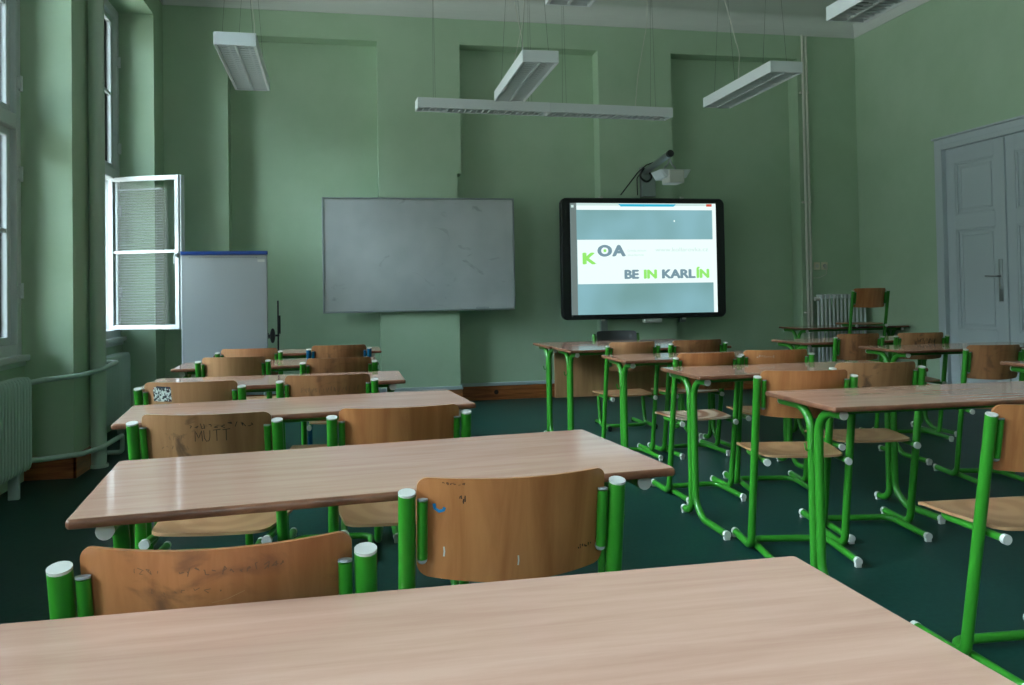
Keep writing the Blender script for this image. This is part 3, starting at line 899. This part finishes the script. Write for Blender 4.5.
# x, y, yaw, x scale, backrest material, label
chairs = [
 ('B1', -0.187, 1.198, -2.1, 1, 'ply_red', 'large scuffed reddish chair back at bottom left, nearest of all the chairs'),
 ('B2', 0.3265, 1.504, -0.3, 0.985, 'ply_orange', 'orange-brown chair back with a small blue mark, centre foreground between two desks'),
 ('C1', -0.425, 2.523, -7.2, 1.02, 'ply_scuffed', 'chair whose backrest is covered in pencilled graffiti, left side'),
 ('C2', 0.172, 2.493, -0.5, 0.99, 'ply_orange', 'plain-backed chair right of the chair with pencilled graffiti'),
 ('D1', -0.649, 3.5, -5.5, 1, 'ply_light', 'chair with a black and white printed sticker on its back'),
 ('D2', -0.0765, 3.586, -4.6, 0.98, 'ply_brown', 'worn brown-backed chair right of the chair with the printed sticker'),
 ('E1', -0.655, 4.855, -4.8, 0.95, 'ply_light', 'clean light-backed chair in the row just beyond the chair with the printed sticker'),
 ('E2', -0.03, 4.56, 0, 0.95, 'ply_brown', 'brown-backed chair directly in front of the blue-framed chair'),
 ('F1', -0.65, 5.61, -2, 0.98, 'ply_light', 'light-backed chair in the last window-side row, nearest the flipchart'),
 ('H1', 1.966, 3.07, -11, 0.97, 'ply_orange', 'orange-backed chair just behind the left corner of the nearest right desk'),
 ('H2', 2.48, 3.287, -8.5, 1, 'ply_scuffed', 'chair with dark blotches on its back, right of the orange-backed middle-column chair'),
 ('I1', 2.02, 4.1, -0.6, 0.89, 'ply_orange', 'chair with pale ring marks on its seat, middle column second row, left one'),
 ('I2', 2.475, 4.15, -11, 0.95, 'ply_orange', 'chair with faint white writing on the top of its back, middle column'),
 ('J1', 1.9885, 5.17, 1.8, 0.88, 'ply_light', 'left chair drawn up to the joined desks below the lit screen'),
 ('J2', 2.4915, 5.2, 4, 1, 'ply_brown', 'right chair drawn up to the joined desks below the lit screen'),
 ('L1', 3.9, 5.37, -9, 0.85, 'ply_brown', 'left of two brown-backed chairs near the door in the right column'),
 ('L2', 4.376, 5.285, -9, 0.93, 'ply_scuffed', 'scratched chair beside the left edge of the white door frame'),
 ('K1', 3.815, 4.01, -12, 0.8, 'ply_brown', 'brown-backed chair silhouetted against the white door'),
 ('G1', 2.095, 1.985, -3, 1, 'ply_orange', 'chair cut off by the right photo edge, large plywood seat showing'),
]
CH = {}
for i, (k, x, y, a, sx_, bm_, lab) in enumerate(chairs):
    o = chair0 if i == 0 else copy_tree(chair0)
    o.location = (x, y, 0); o.rotation_euler = (0, 0, math.radians(a)); o.scale = (sx_, 1, 1)
    tag(o, lab, 'chair', CG)
    bk = [c for c in children(o) if c.name.startswith('backrest')][0]
    if i: bk.data = bk.data.copy()
    bk.data.materials[0] = M[bm_]
    CH[k] = (o, bk)
    if k == 'I1':
        st_ = [c for c in children(o) if c.name.startswith('seat') and not c.name.startswith('seat_frame')][0]
        st_.data = st_.data.copy(); st_.data.materials[0] = M['seat_rings']
# the chair hung on the corner desk by its seat
o = copy_tree(chair0)
o.location = (5.50, 7.365, 0.3455); o.rotation_euler = (0, 0, math.radians(-2)); o.scale = (0.95, 1, 1)
tag(o, 'chair hung by its seat on the desk in front of the corner radiator', 'chair', CG)
bk = [c for c in children(o) if c.name.startswith('backrest')][0]; bk.data = bk.data.copy(); bk.data.materials[0] = M['ply_orange']
blue = make_chair('blue')
blue.location = (-0.036, 5.724, 0); blue.rotation_euler = (0, 0, math.radians(0.5))
tag(blue, 'chair with a dark blue steel frame in the last window-side row', 'chair')
bk = [c for c in children(blue) if c.name.startswith('backrest')][0]; bk.data.materials[0] = M['ply_brown']
tch = make_chair('green', 'black')
tch.location = (2.399, 6.66, 0); tch.rotation_euler = (0, 0, math.radians(181)); tch.scale = (0.96, 1, 1)
tag(tch, 'dark grey-backed chair facing the camera below the lit screen', 'chair')
bk = [c for c in children(tch) if c.name.startswith('backrest')][0]; bk.data.materials[0] = M['ply_dark']

# marks and writing on the chair backs
def mark(key, bm, m, name='graffiti', label=None):
    obj(name, bm, m, CH[key][1], label=label)
mark('C1', on_back(letters('MUTT', -0.018, 0.748, 0.034, 0.0021), 0, 0), M['ink'])
mark('C1', on_back(scribble(-0.04, 0.787, 0.19, 0.018, 10, 3, 0.0021), 0, 0), M['ink'])
mark('C1', on_back(scribble(-0.10, 0.75, 0.05, 0.02, 4, 4), 0, 0), M['faint_ink'])
mark('C1', on_back(scribble(-0.13, 0.722, 0.10, 0.015, 6, 6), 0, 0), M['faint_ink'])
mark('B1', on_back(scribble(-0.115, 0.795, 0.05, 0.01, 4, 11), 0, 0), M['faint_ink'])
mark('B1', on_back(scribble(-0.045, 0.793, 0.15, 0.013, 13, 12, 0.0015), 0, 0), M['faint_ink'])
mark('B1', on_back(scribble(-0.09, 0.765, 0.11, 0.012, 7, 14), 0, 0), M['faint_ink'])
b = bmesh.new(); stroke(b, [(0.0, 0.752), (0.02, 0.756), (0.045, 0.766)], 0.001); mark('B1', on_back(b, 0, 0), M['ply_light'], 'scratch')
mark('B2', on_back(scribble(-0.148, 0.817, 0.045, 0.006, 6, 21), 0, 0), M['ink'])
mark('B2', on_back(scribble(-0.115, 0.780, 0.012, 0.018, 4, 22, 0.0018), 0, 0), M['ink'])
mark('B2', on_back(scribble(0.13, 0.668, 0.035, 0.009, 7, 23, 0.0016), 0, 0), M['ink'])
b = bmesh.new(); stroke(b, [(-0.162, 0.778), (-0.16, 0.768), (-0.152, 0.763), (-0.144, 0.766), (-0.142, 0.772)], 0.006); mark('B2', on_back(b, 0, 0), M['chip'], 'blue_mark', 'blue paint mark')
for px_, pz in ((-0.143, 0.672), (0.0, 0.655)):
    b = bmesh.new(); stroke(b, [(px_, pz), (px_+0.001, pz+0.010), (px_, pz+0.02)], 0.003); mark('B2', on_back(b, 0, 0), M['cap'], 'white_chip')
b = bmesh.new()
for k in range(7):
    for j in range(5):
        x0, x1 = -0.150+k*0.0118, -0.150+(k+1)*0.0118
        z0, z1 = 0.748+j*0.012, 0.748+(j+1)*0.012
        b.faces.new([b.verts.new(p) for p in ((x0, z0, 0), (x1, z0, 0), (x1, z1, 0), (x0, z1, 0))])
bmesh.ops.remove_doubles(b, verts=b.verts, dist=0.0005)
mark('D1', on_back(b, 0, 0), M['sticker'], 'sticker', 'black and white printed sticker')
b = bmesh.new(); stroke(b, [(-0.134+k*0.008, 0.809-0.0003*k) for k in range(9)], 0.009); mark('D1', on_back(b, 0, 0), M['sticker_ink'], 'sticker_header')
mark('D2', on_back(scribble(-0.12, 0.75, 0.27, 0.03, 16, 31, 0.0016), 0, 0), M['faint_ink'])
mark('H2', on_back(scribble(-0.12, 0.70, 0.06, 0.02, 8, 41, 0.003), 0, 0), M['ink'])
mark('L2', on_back(scribble(-0.06, 0.74, 0.17, 0.05, 16, 51, 0.003), 0, 0), M['ink'])
mark('I2', on_back(scribble(-0.13, 0.785, 0.10, 0.018, 8, 61, 0.002), 0, 0), M['cap'], 'white_writing')

# ------------------------------------------------------------------ whiteboard
wbx0, wbx1, wz0, wz1 = -0.214, 1.846, 1.001, 2.221
W = thing('whiteboard', 'smudged wall whiteboard left of the lit interactive board', 'whiteboard', ((wbx0+wbx1)/2, YB, 0))
hx = (wbx1-wbx0)/2
b = bmesh.new(); box(b, -hx+0.015, hx-0.015, -0.034, -0.006, wz0+0.015, wz1-0.015); obj('writing_surface', b, M['board'], W)
b = bmesh.new()
for (x0, x1, z0, z1) in ((-hx, -hx+0.02, wz0, wz1), (hx-0.02, hx, wz0, wz1), (-hx+0.02, hx-0.02, wz0, wz0+0.022), (-hx+0.02, hx-0.02, wz1-0.018, wz1)):
    box(b, x0, x1, -0.042, -0.004, z0, z1, 0.004)
obj('frame', b, M['alu'], W)
b = bmesh.new(); box(b, 1.33-0.735, 1.47-0.735, -0.052, -0.0425, wz0+0.016, wz0+0.042, 0.003); obj('pen_clip', b, M['greycap'], W)
for x in (-0.25, 0.25):
    b = bmesh.new(); box(b, x-0.03, x+0.03, -0.006, 0, wz1-0.08, wz1-0.04); obj('bracket', b, M['alu'], W)

# ------------------------------------------------------------------ interactive board
ix0, ix1, iz0, iz1 = 2.3515, 4.2909, 0.8746, 2.2226
IX, IZ = (ix0+ix1)/2, (iz0+iz1)/2
I = thing('interactive_board', 'black-framed interactive whiteboard showing the lit BE IN KARLÍN slide', 'interactive whiteboard', (IX, YB-0.08, 0))
w, h = ix1-ix0, iz1-iz0
b = bmesh.new()
def slab(b, pts_out, ys):
    loft(b, [[(x, y, z) for x, z in pts_out(i_)] for i_, y in ys])
loft(b, [[(x, y, z+IZ) for x, z in rrect(w-2*i_, h-2*i_, 0.07-i_*0.5, 6)] for i_, y in ((0.01, 0.03), (0, 0.02), (0, -0.025), (0.012, -0.04))])
obj('casing', b, M['black'], I, True)
sx0, sx1, sz0, sz1 = 2.458-IX, 4.178-IX, 0.930, 2.163
def flat(x0, x1, z0, z1, y, m, nm, th=0.0008):
    q = bmesh.new(); box(q, x0, x1, y-th, y, z0, z1); return obj(nm, q, M[m], SC)
b = bmesh.new(); box(b, sx0, sx1, -0.0435, -0.0401, sz0, sz1)
SC = obj('screen', b, M['scr_grey'], I)
flat(sx0, sx0+0.07, sz0, sz1, -0.0436, 'scr_side', 'side_bar')
flat(sx1-0.045, sx1, sz0, sz1, -0.0436, 'scr_white', 'side_bar')
flat(sx0+0.072, sx1-0.046, sz1-0.075, sz1, -0.0436, 'scr_white', 'title_bar')
flat(sx0+0.072, sx1-0.046, sz1-0.028, sz1, -0.0446, 'scr_pale', 'title_bar')
q = bmesh.new()
loft(q, [[(x, y, z) for x, z in ((-0.308, sz1-0.010), (0.376, sz1-0.010), (0.346, sz1-0.036), (-0.278, sz1-0.036))] for y in (-0.0456, -0.0466)])
obj('toolbar', q, M['scr_cyan'], SC)
flat(sx1-0.115, sx1-0.05, sz1-0.034, sz1-0.006, -0.0456, 'scr_red', 'close_button')
flat(sx0+0.012, sx0+0.04, sz1-0.05, sz1-0.022, -0.0446, 'scr_pale', 'side_icon')
bx0, bx1, bz0, bz1 = 2.533-IX, 4.142-IX, 1.268, 1.757
flat(bx0, bx1, bz0, bz1, -0.0436, 'scr_white', 'banner')
def ttext(body, size, x, z, m, off=0.0, align='LEFT', sp=1.0, xs=1.0):
    q = text_mesh(body, size, 0.0004, off, align, sp)
    for v in q.verts: v.co = Vector((x+v.co.x*xs, -0.0450-v.co.z, z+v.co.y))
    return obj('lettering', q, M[m], SC)
def fit_text(body, x0, x1, z0, z1, m, off):
    """word scaled to the width and cap height it has on the slide; heavy type is thickened by shifted outlines"""
    q = text_mesh(body, 1.0, 0.0, 0.012 if off else 0.0)
    xs = [v.co.x for v in q.verts]; a, c = min(xs), max(xs)
    ref = text_mesh('E', 1.0, 0.0, 0.0); ys = [v.co.y for v in ref.verts]; lo_, hi_ = min(ys), max(ys); ref.free()
    pad = (z1-z0)*0.075 if off else 0
    for v in q.verts:
        v.co = Vector((x0+pad+(v.co.x-a)/(c-a)*(x1-x0-2*pad), -0.0448, z0+pad*.5+(v.co.y-lo_)/(hi_-lo_)*(z1-z0-pad)))
    if off:
        base = list(q.verts)+list(q.edges)+list(q.faces)
        for k, (dx, dz) in enumerate(((-pad, 0), (pad, 0), (0, pad*.5), (-pad*.5, -pad*.5))):
            r = bmesh.ops.duplicate(q, geom=base)
            for v in r['geom']:
                if isinstance(v, bmesh.types.BMVert): v.co += Vector((dx, -0.0001*(k+1), dz))
    return obj('lettering', q, M[m], SC)
def ux(p): return bx0 + (p-103)/(922-103)*(bx1-bx0)      # slide coordinates -> metres
def uz(p): return bz0 + (318-p)/(318-60)*(bz1-bz0)
fit_text('K', ux(132), ux(213), uz(202), uz(136), 'scr_green', 0.035)
fit_text('O', ux(220), ux(306), uz(157), uz(92), 'scr_slate', 0.035)
fit_text('A', ux(306), ux(388), uz(157), uz(92), 'scr_slate', 0.035)
q = bmesh.new(); tube(q, [(ux(264), -0.0436, uz(124)), (ux(264), -0.0450, uz(124))], 0.017, 16); obj('dot', q, M['scr_green'], SC)
fit_text('BE', ux(377), ux(464), uz(290), uz(238), 'scr_slate', 0.035)
fit_text('IN', ux(493), ux(572), uz(290), uz(238), 'scr_green', 0.035)
fit_text('KARL', ux(602), ux(808), uz(290), uz(238), 'scr_slate', 0.035)
fit_text('ÍN', ux(812), ux(892), uz(290), uz(238), 'scr_green', 0.035)
fit_text('Karlínská obchodní', ux(398), ux(510), uz(131), uz(118), 'scr_pale', 0.0)
fit_text('akademie', ux(398), ux(495), uz(156), uz(143), 'scr_pale', 0.0)
fit_text('www.kollarovka.cz', ux(565), ux(888), uz(131), uz(108), 'scr_pale', 0.0)
flat(0.345, 0.36, 1.955, 1.975, -0.0436, 'scr_white', 'pointer')
for x in (-0.5, 0.46):
    b = bmesh.new(); box(b, x-0.02, x+0.02, -0.03, 0.0, iz1-0.002, iz1+0.018, 0.003); box(b, x-0.02, x+0.02, -0.03, 0.0, iz0-0.018, iz0+0.002, 0.003); obj('clip', b, M['cap'], I)
b = bmesh.new(); box(b, -0.03, 0.17, -0.075, 0.01, iz0-0.045, iz0-0.004, 0.004); obj('pen_tray', b, M['cap'], I)
for x_ in (-0.50, 0.43):
    b = bmesh.new(); box(b, x_, x_+0.07, 0.03, 0.079, iz0-(0.18 if x_ < 0 else 0.05), iz1-0.05); obj('mounting_rail', b, M['alu'], I)

# short-throw projector on its arm
Pj = thing('projector', 'white short-throw projector hanging from a silver arm above the lit board', 'projector', (3.37, YB, 0))
b = bmesh.new(); box(b, -0.045, 0.115, -0.07, 0, 2.245, 2.50, 0.006); box(b, -0.052, -0.02, -0.078, 0, 2.245, 2.585, 0.006); obj('wall_column', b, M['alu'], Pj)
b = bmesh.new(); tube(b, [(-0.01, -0.03, 2.52), (0.0, -0.72, 2.61)], 0.034, 16); obj('arm', b, M['metal'], Pj, True)
b = bmesh.new(); tube(b, [(0, -0.715, 2.609), (0, -0.75, 2.614)], 0.038, 16); obj('arm_cap', b, M['black'], Pj, True)
b = bmesh.new()
prof = [(-0.17, 2.425), (0.17, 2.425), (0.12, 2.345), (-0.12, 2.345)]
loft(b, [[(x*0.9, -0.60, 2.425-(2.425-z)*0.8) for x, z in prof], [(x, -0.62, z) for x, z in prof], [(x, -0.86, z) for x, z in prof], [(x*0.9, -0.88, 2.425-(2.425-z)*0.8) for x, z in prof]])
obj('projector_body', b, M['white'], Pj)
b = bmesh.new(); box(b, -0.085, 0.08, -0.90, -0.70, 2.285, 2.42, 0.012); obj('lens_housing', b, M['cap'], Pj)
b = bmesh.new()
for x in (-0.06, 0.06): tube(b, fillet([(x, -0.72, 2.42), (x, -0.72, 2.47), (x*0.4, -0.72, 2.50), (0, -0.72, 2.565)], 0.02), 0.008, 8)
box(b, -0.09, 0.09, -0.76, -0.68, 2.425, 2.437, 0.003)
obj('hanger', b, M['metal'], Pj, True)
b = bmesh.new()
tube(b, fillet([(-0.30, -0.055, 2.262), (-0.10, -0.09, 2.52), (-0.045, -0.2, 2.58), (0.02, -0.35, 2.60)], 0.06), 0.007, 8)
tube(b, fillet([(0.03, -0.05, 2.53), (-0.05, -0.12, 2.57), (-0.09, -0.10, 2.46), (0.0, -0.10, 2.40), (0.07, -0.10, 2.46), (0.0, -0.10, 2.55)], 0.05), 0.012, 8)
tube(b, fillet([(-0.098, -0.05, 2.262), (-0.10, -0.05, 2.46), (-0.04, -0.09, 2.54), (0.02, -0.5, 2.61)], 0.05), 0.006, 8)
obj('cable', b, M['black'], Pj, True)

# ------------------------------------------------------------------ flipchart
Fc = thing('flipchart', 'white flipchart board with a blue clip bar beside the open window', 'flipchart', (-1.007, 7.0, 0), math.radians(0))
b = bmesh.new(); box(b, -0.355, 0.355, 0, 0.022, 0.56, 1.565, 0.006); board = obj('board', b, M['flip'], Fc)
b = bmesh.new(); box(b, -0.36, 0.36, -0.012, 0.028, 1.553, 1.585, 0.006); obj('clip_bar', b, M['clip'], Fc, label='blue clip bar')
b = bmesh.new()
for k in range(26): box(b, -0.29+k*0.022, -0.283+k*0.022, -0.0008, 0.0, 1.527, 1.533)
obj('perforation_row', b, M['black'], Fc)
b = bmesh.new(); box(b, 0.275, 0.335, -0.0012, 0.0, 1.49, 1.512); obj('label_plate', b, M['cap'], Fc)
b = bmesh.new(); box(b, -0.36, 0.36, -0.06, 0.0, 0.54, 0.558, 0.003); obj('pen_shelf', b, M['alu'], Fc)
for x0, y0, x1, y1 in ((-0.30, 0.03, -0.34, -0.10), (0.30, 0.03, 0.34, -0.10), (0, 0.03, 0, 0.55)):
    b = bmesh.new(); tube(b, [(x0, y0+0.01, 1.30), (x1*1.0, y1 + (0.04 if y1 < 0 else 0), 0.0)], 0.012, 10) if y1 > 0 else tube(b, [(x0, 0.036, 1.30), (x1, 0.036, 0.0)], 0.012, 10)
    obj('leg', b, M['alu'], Fc, True)
b = bmesh.new()
tube(b, [(0.44, 0.03, 0.55), (0.44, 0.03, 1.15)], 0.007, 8); tube(b, [(0.452, 0.03, 0.86), (0.452, 0.03, 1.02)], 0.009, 8)
tube(b, [(0.34, 0.03, 0.845), (0.45, 0.03, 0.845)], 0.009, 8)
tube(b, [(0.39, 0.0, 0.84), (0.39, 0.02, 0.84)], 0.028, 16)
loft(b, [[(0.395+0.022*math.cos(2*PI*k/14)*s, y, 0.845+0.065*math.sin(2*PI*k/14)*s) for k in range(14)] for y, s in ((-0.02, 0.8), (-0.01, 1), (0.02, 1), (0.03, 0.8))])
box(b, 0.345, 0.36, 0.005, 0.035, 0.82, 0.87)
obj('side_arm', b, M['black'], Fc, True, label='black side arm')

# yellow and black bits on the window-side desks
b = bmesh.new(); box(b, -0.045, 0.045, -0.006, 0.006, 0, 0.012, 0.003)
o = obj('marker_pen', b, mat('yellow_plastic', lin((214, 176, 40)), 0.4)); o.location = (-0.215, 6.27, 0.7452); tag(o, 'yellow pen lying on the desk beside the blue-framed chair', 'pen')

# ------------------------------------------------------------------ hanging lights
def make_light(wd, ln=1.19, hgt=0.085, cols=2, along='y'):
    t = thing('hanging_light', 'light', 'ceiling light')
    b = bmesh.new()
    hw_, hl = wd/2, ln/2
    th = 0.012
    box(b, -hw_, -hw_+th, -hl, hl, 0, hgt, 0.002); box(b, hw_-th, hw_, -hl, hl, 0, hgt, 0.002)
    box(b, -hw_+th, hw_-th, -hl, -hl+th, 0, hgt, 0.002); box(b, -hw_+th, hw_-th, hl-th, hl, 0, hgt, 0.002)
    box(b, -hw_+th, hw_-th, -hl+th, hl-th, hgt-0.004, hgt-0.001)
    obj('housing', b, M['white'], t)
    b = bmesh.new(); box(b, -hw_+th, hw_-th, -hl+th, hl-th, hgt-0.012, hgt-0.005); obj('shaded_inside', b, M['shaded_inside'], t)  # dark sheet painted as the shade between the louvre blades
    b = bmesh.new()
    nb = 22
    for k in range(1, nb):
        y = -hl+th+(ln-2*th)*k/nb
        vs = [(-hw_+th, y-0.002, 0.015), (hw_-th, y-0.002, 0.015), (hw_-th, y, 0.003), (-hw_+th, y, 0.003)]
        vt = [(x, yy+(0.006 if z > .01 else 0.003), z) for x, yy, z in vs]
        loft(b, [vs, vt])
    if cols == 2: box(b, -0.008, 0.008, -hl+th, hl-th, 0.003, 0.036, 0.002)
    for s in (-1, 1): box(b, min(s*(hw_-th), s*(hw_-th-0.008)), max(s*(hw_-th), s*(hw_-th-0.008)), -hl+th, hl-th, 0.003, 0.036)
    obj('louvre', b, M['louvre'], t)
    for x in ((-hw_/2, hw_/2) if cols == 2 else (0,)):
        b = bmesh.new(); tube(b, [(x, -hl+0.03, 0.052), (x, hl-0.03, 0.052)], 0.008, 10); obj('fluorescent_tube', b, M['lamp_tube'], t, True)
    zc = ZC-2.80
    for y in (-hl+0.16, hl-0.16):
        b = bmesh.new()
        tube(b, [(-hw_+0.03, y, hgt), (0, y, zc-0.01)], 0.0013, 5); tube(b, [(hw_-0.03, y, hgt), (0, y, zc-0.01)], 0.0013, 5)
        box(b, -0.02, 0.02, y-0.02, y+0.02, zc-0.012, zc-0.001)
        obj('suspension_wire', b, M['wire'], t)
    b = bmesh.new(); tube(b, fillet([(0.02, hl-0.35, hgt), (0.05, hl-0.33, hgt+0.3), (-0.01, hl-0.2, 0.9), (0.0, hl-0.19, zc-0.002)], 0.2), 0.0028, 6); obj('power_cable', b, M['cable'], t, True)
    return t
LG = 'louvred pendant lights'
L0 = make_light(0.262, 1.125)
lights = [(-0.672, 5.72, 0.7, 'louvred pendant light at upper left, nearest the windows'), (1.39, 5.82, -0.9, 'louvred pendant light above the long wall-parallel pair, in the middle'),
          (3.283, 5.83, -0.5, 'louvred pendant light at upper right beside the riser pipes'), (1.262, 3.64, -0.5, 'louvred pendant light cut off by the top photo edge, middle'),
          (3.025, 3.66, -0.5, 'louvred pendant light cut off by the top photo edge, right')]
for i, (x, y, a, lab) in enumerate(lights):
    o = L0 if i == 0 else copy_tree(L0)
    o.location = (x, y, 2.80); o.rotation_euler = (0, 0, math.radians(a)); tag(o, lab, 'ceiling light', LG)
N0 = make_light(0.17, 1.195, 0.088, 1)
N1 = copy_tree(N0)
ang = math.radians(2.6)
for o, d_, lab in ((N0, 0.6, 'left of two narrow lights hung end to end parallel to the back wall'), (N1, 1.8, 'right of two narrow lights hung end to end parallel to the back wall')):
    o.location = (0.642+d_*math.cos(ang), 6.745+d_*math.sin(ang), 2.80); o.rotation_euler = (0, 0, ang-PI/2); tag(o, lab, 'ceiling light', LG)
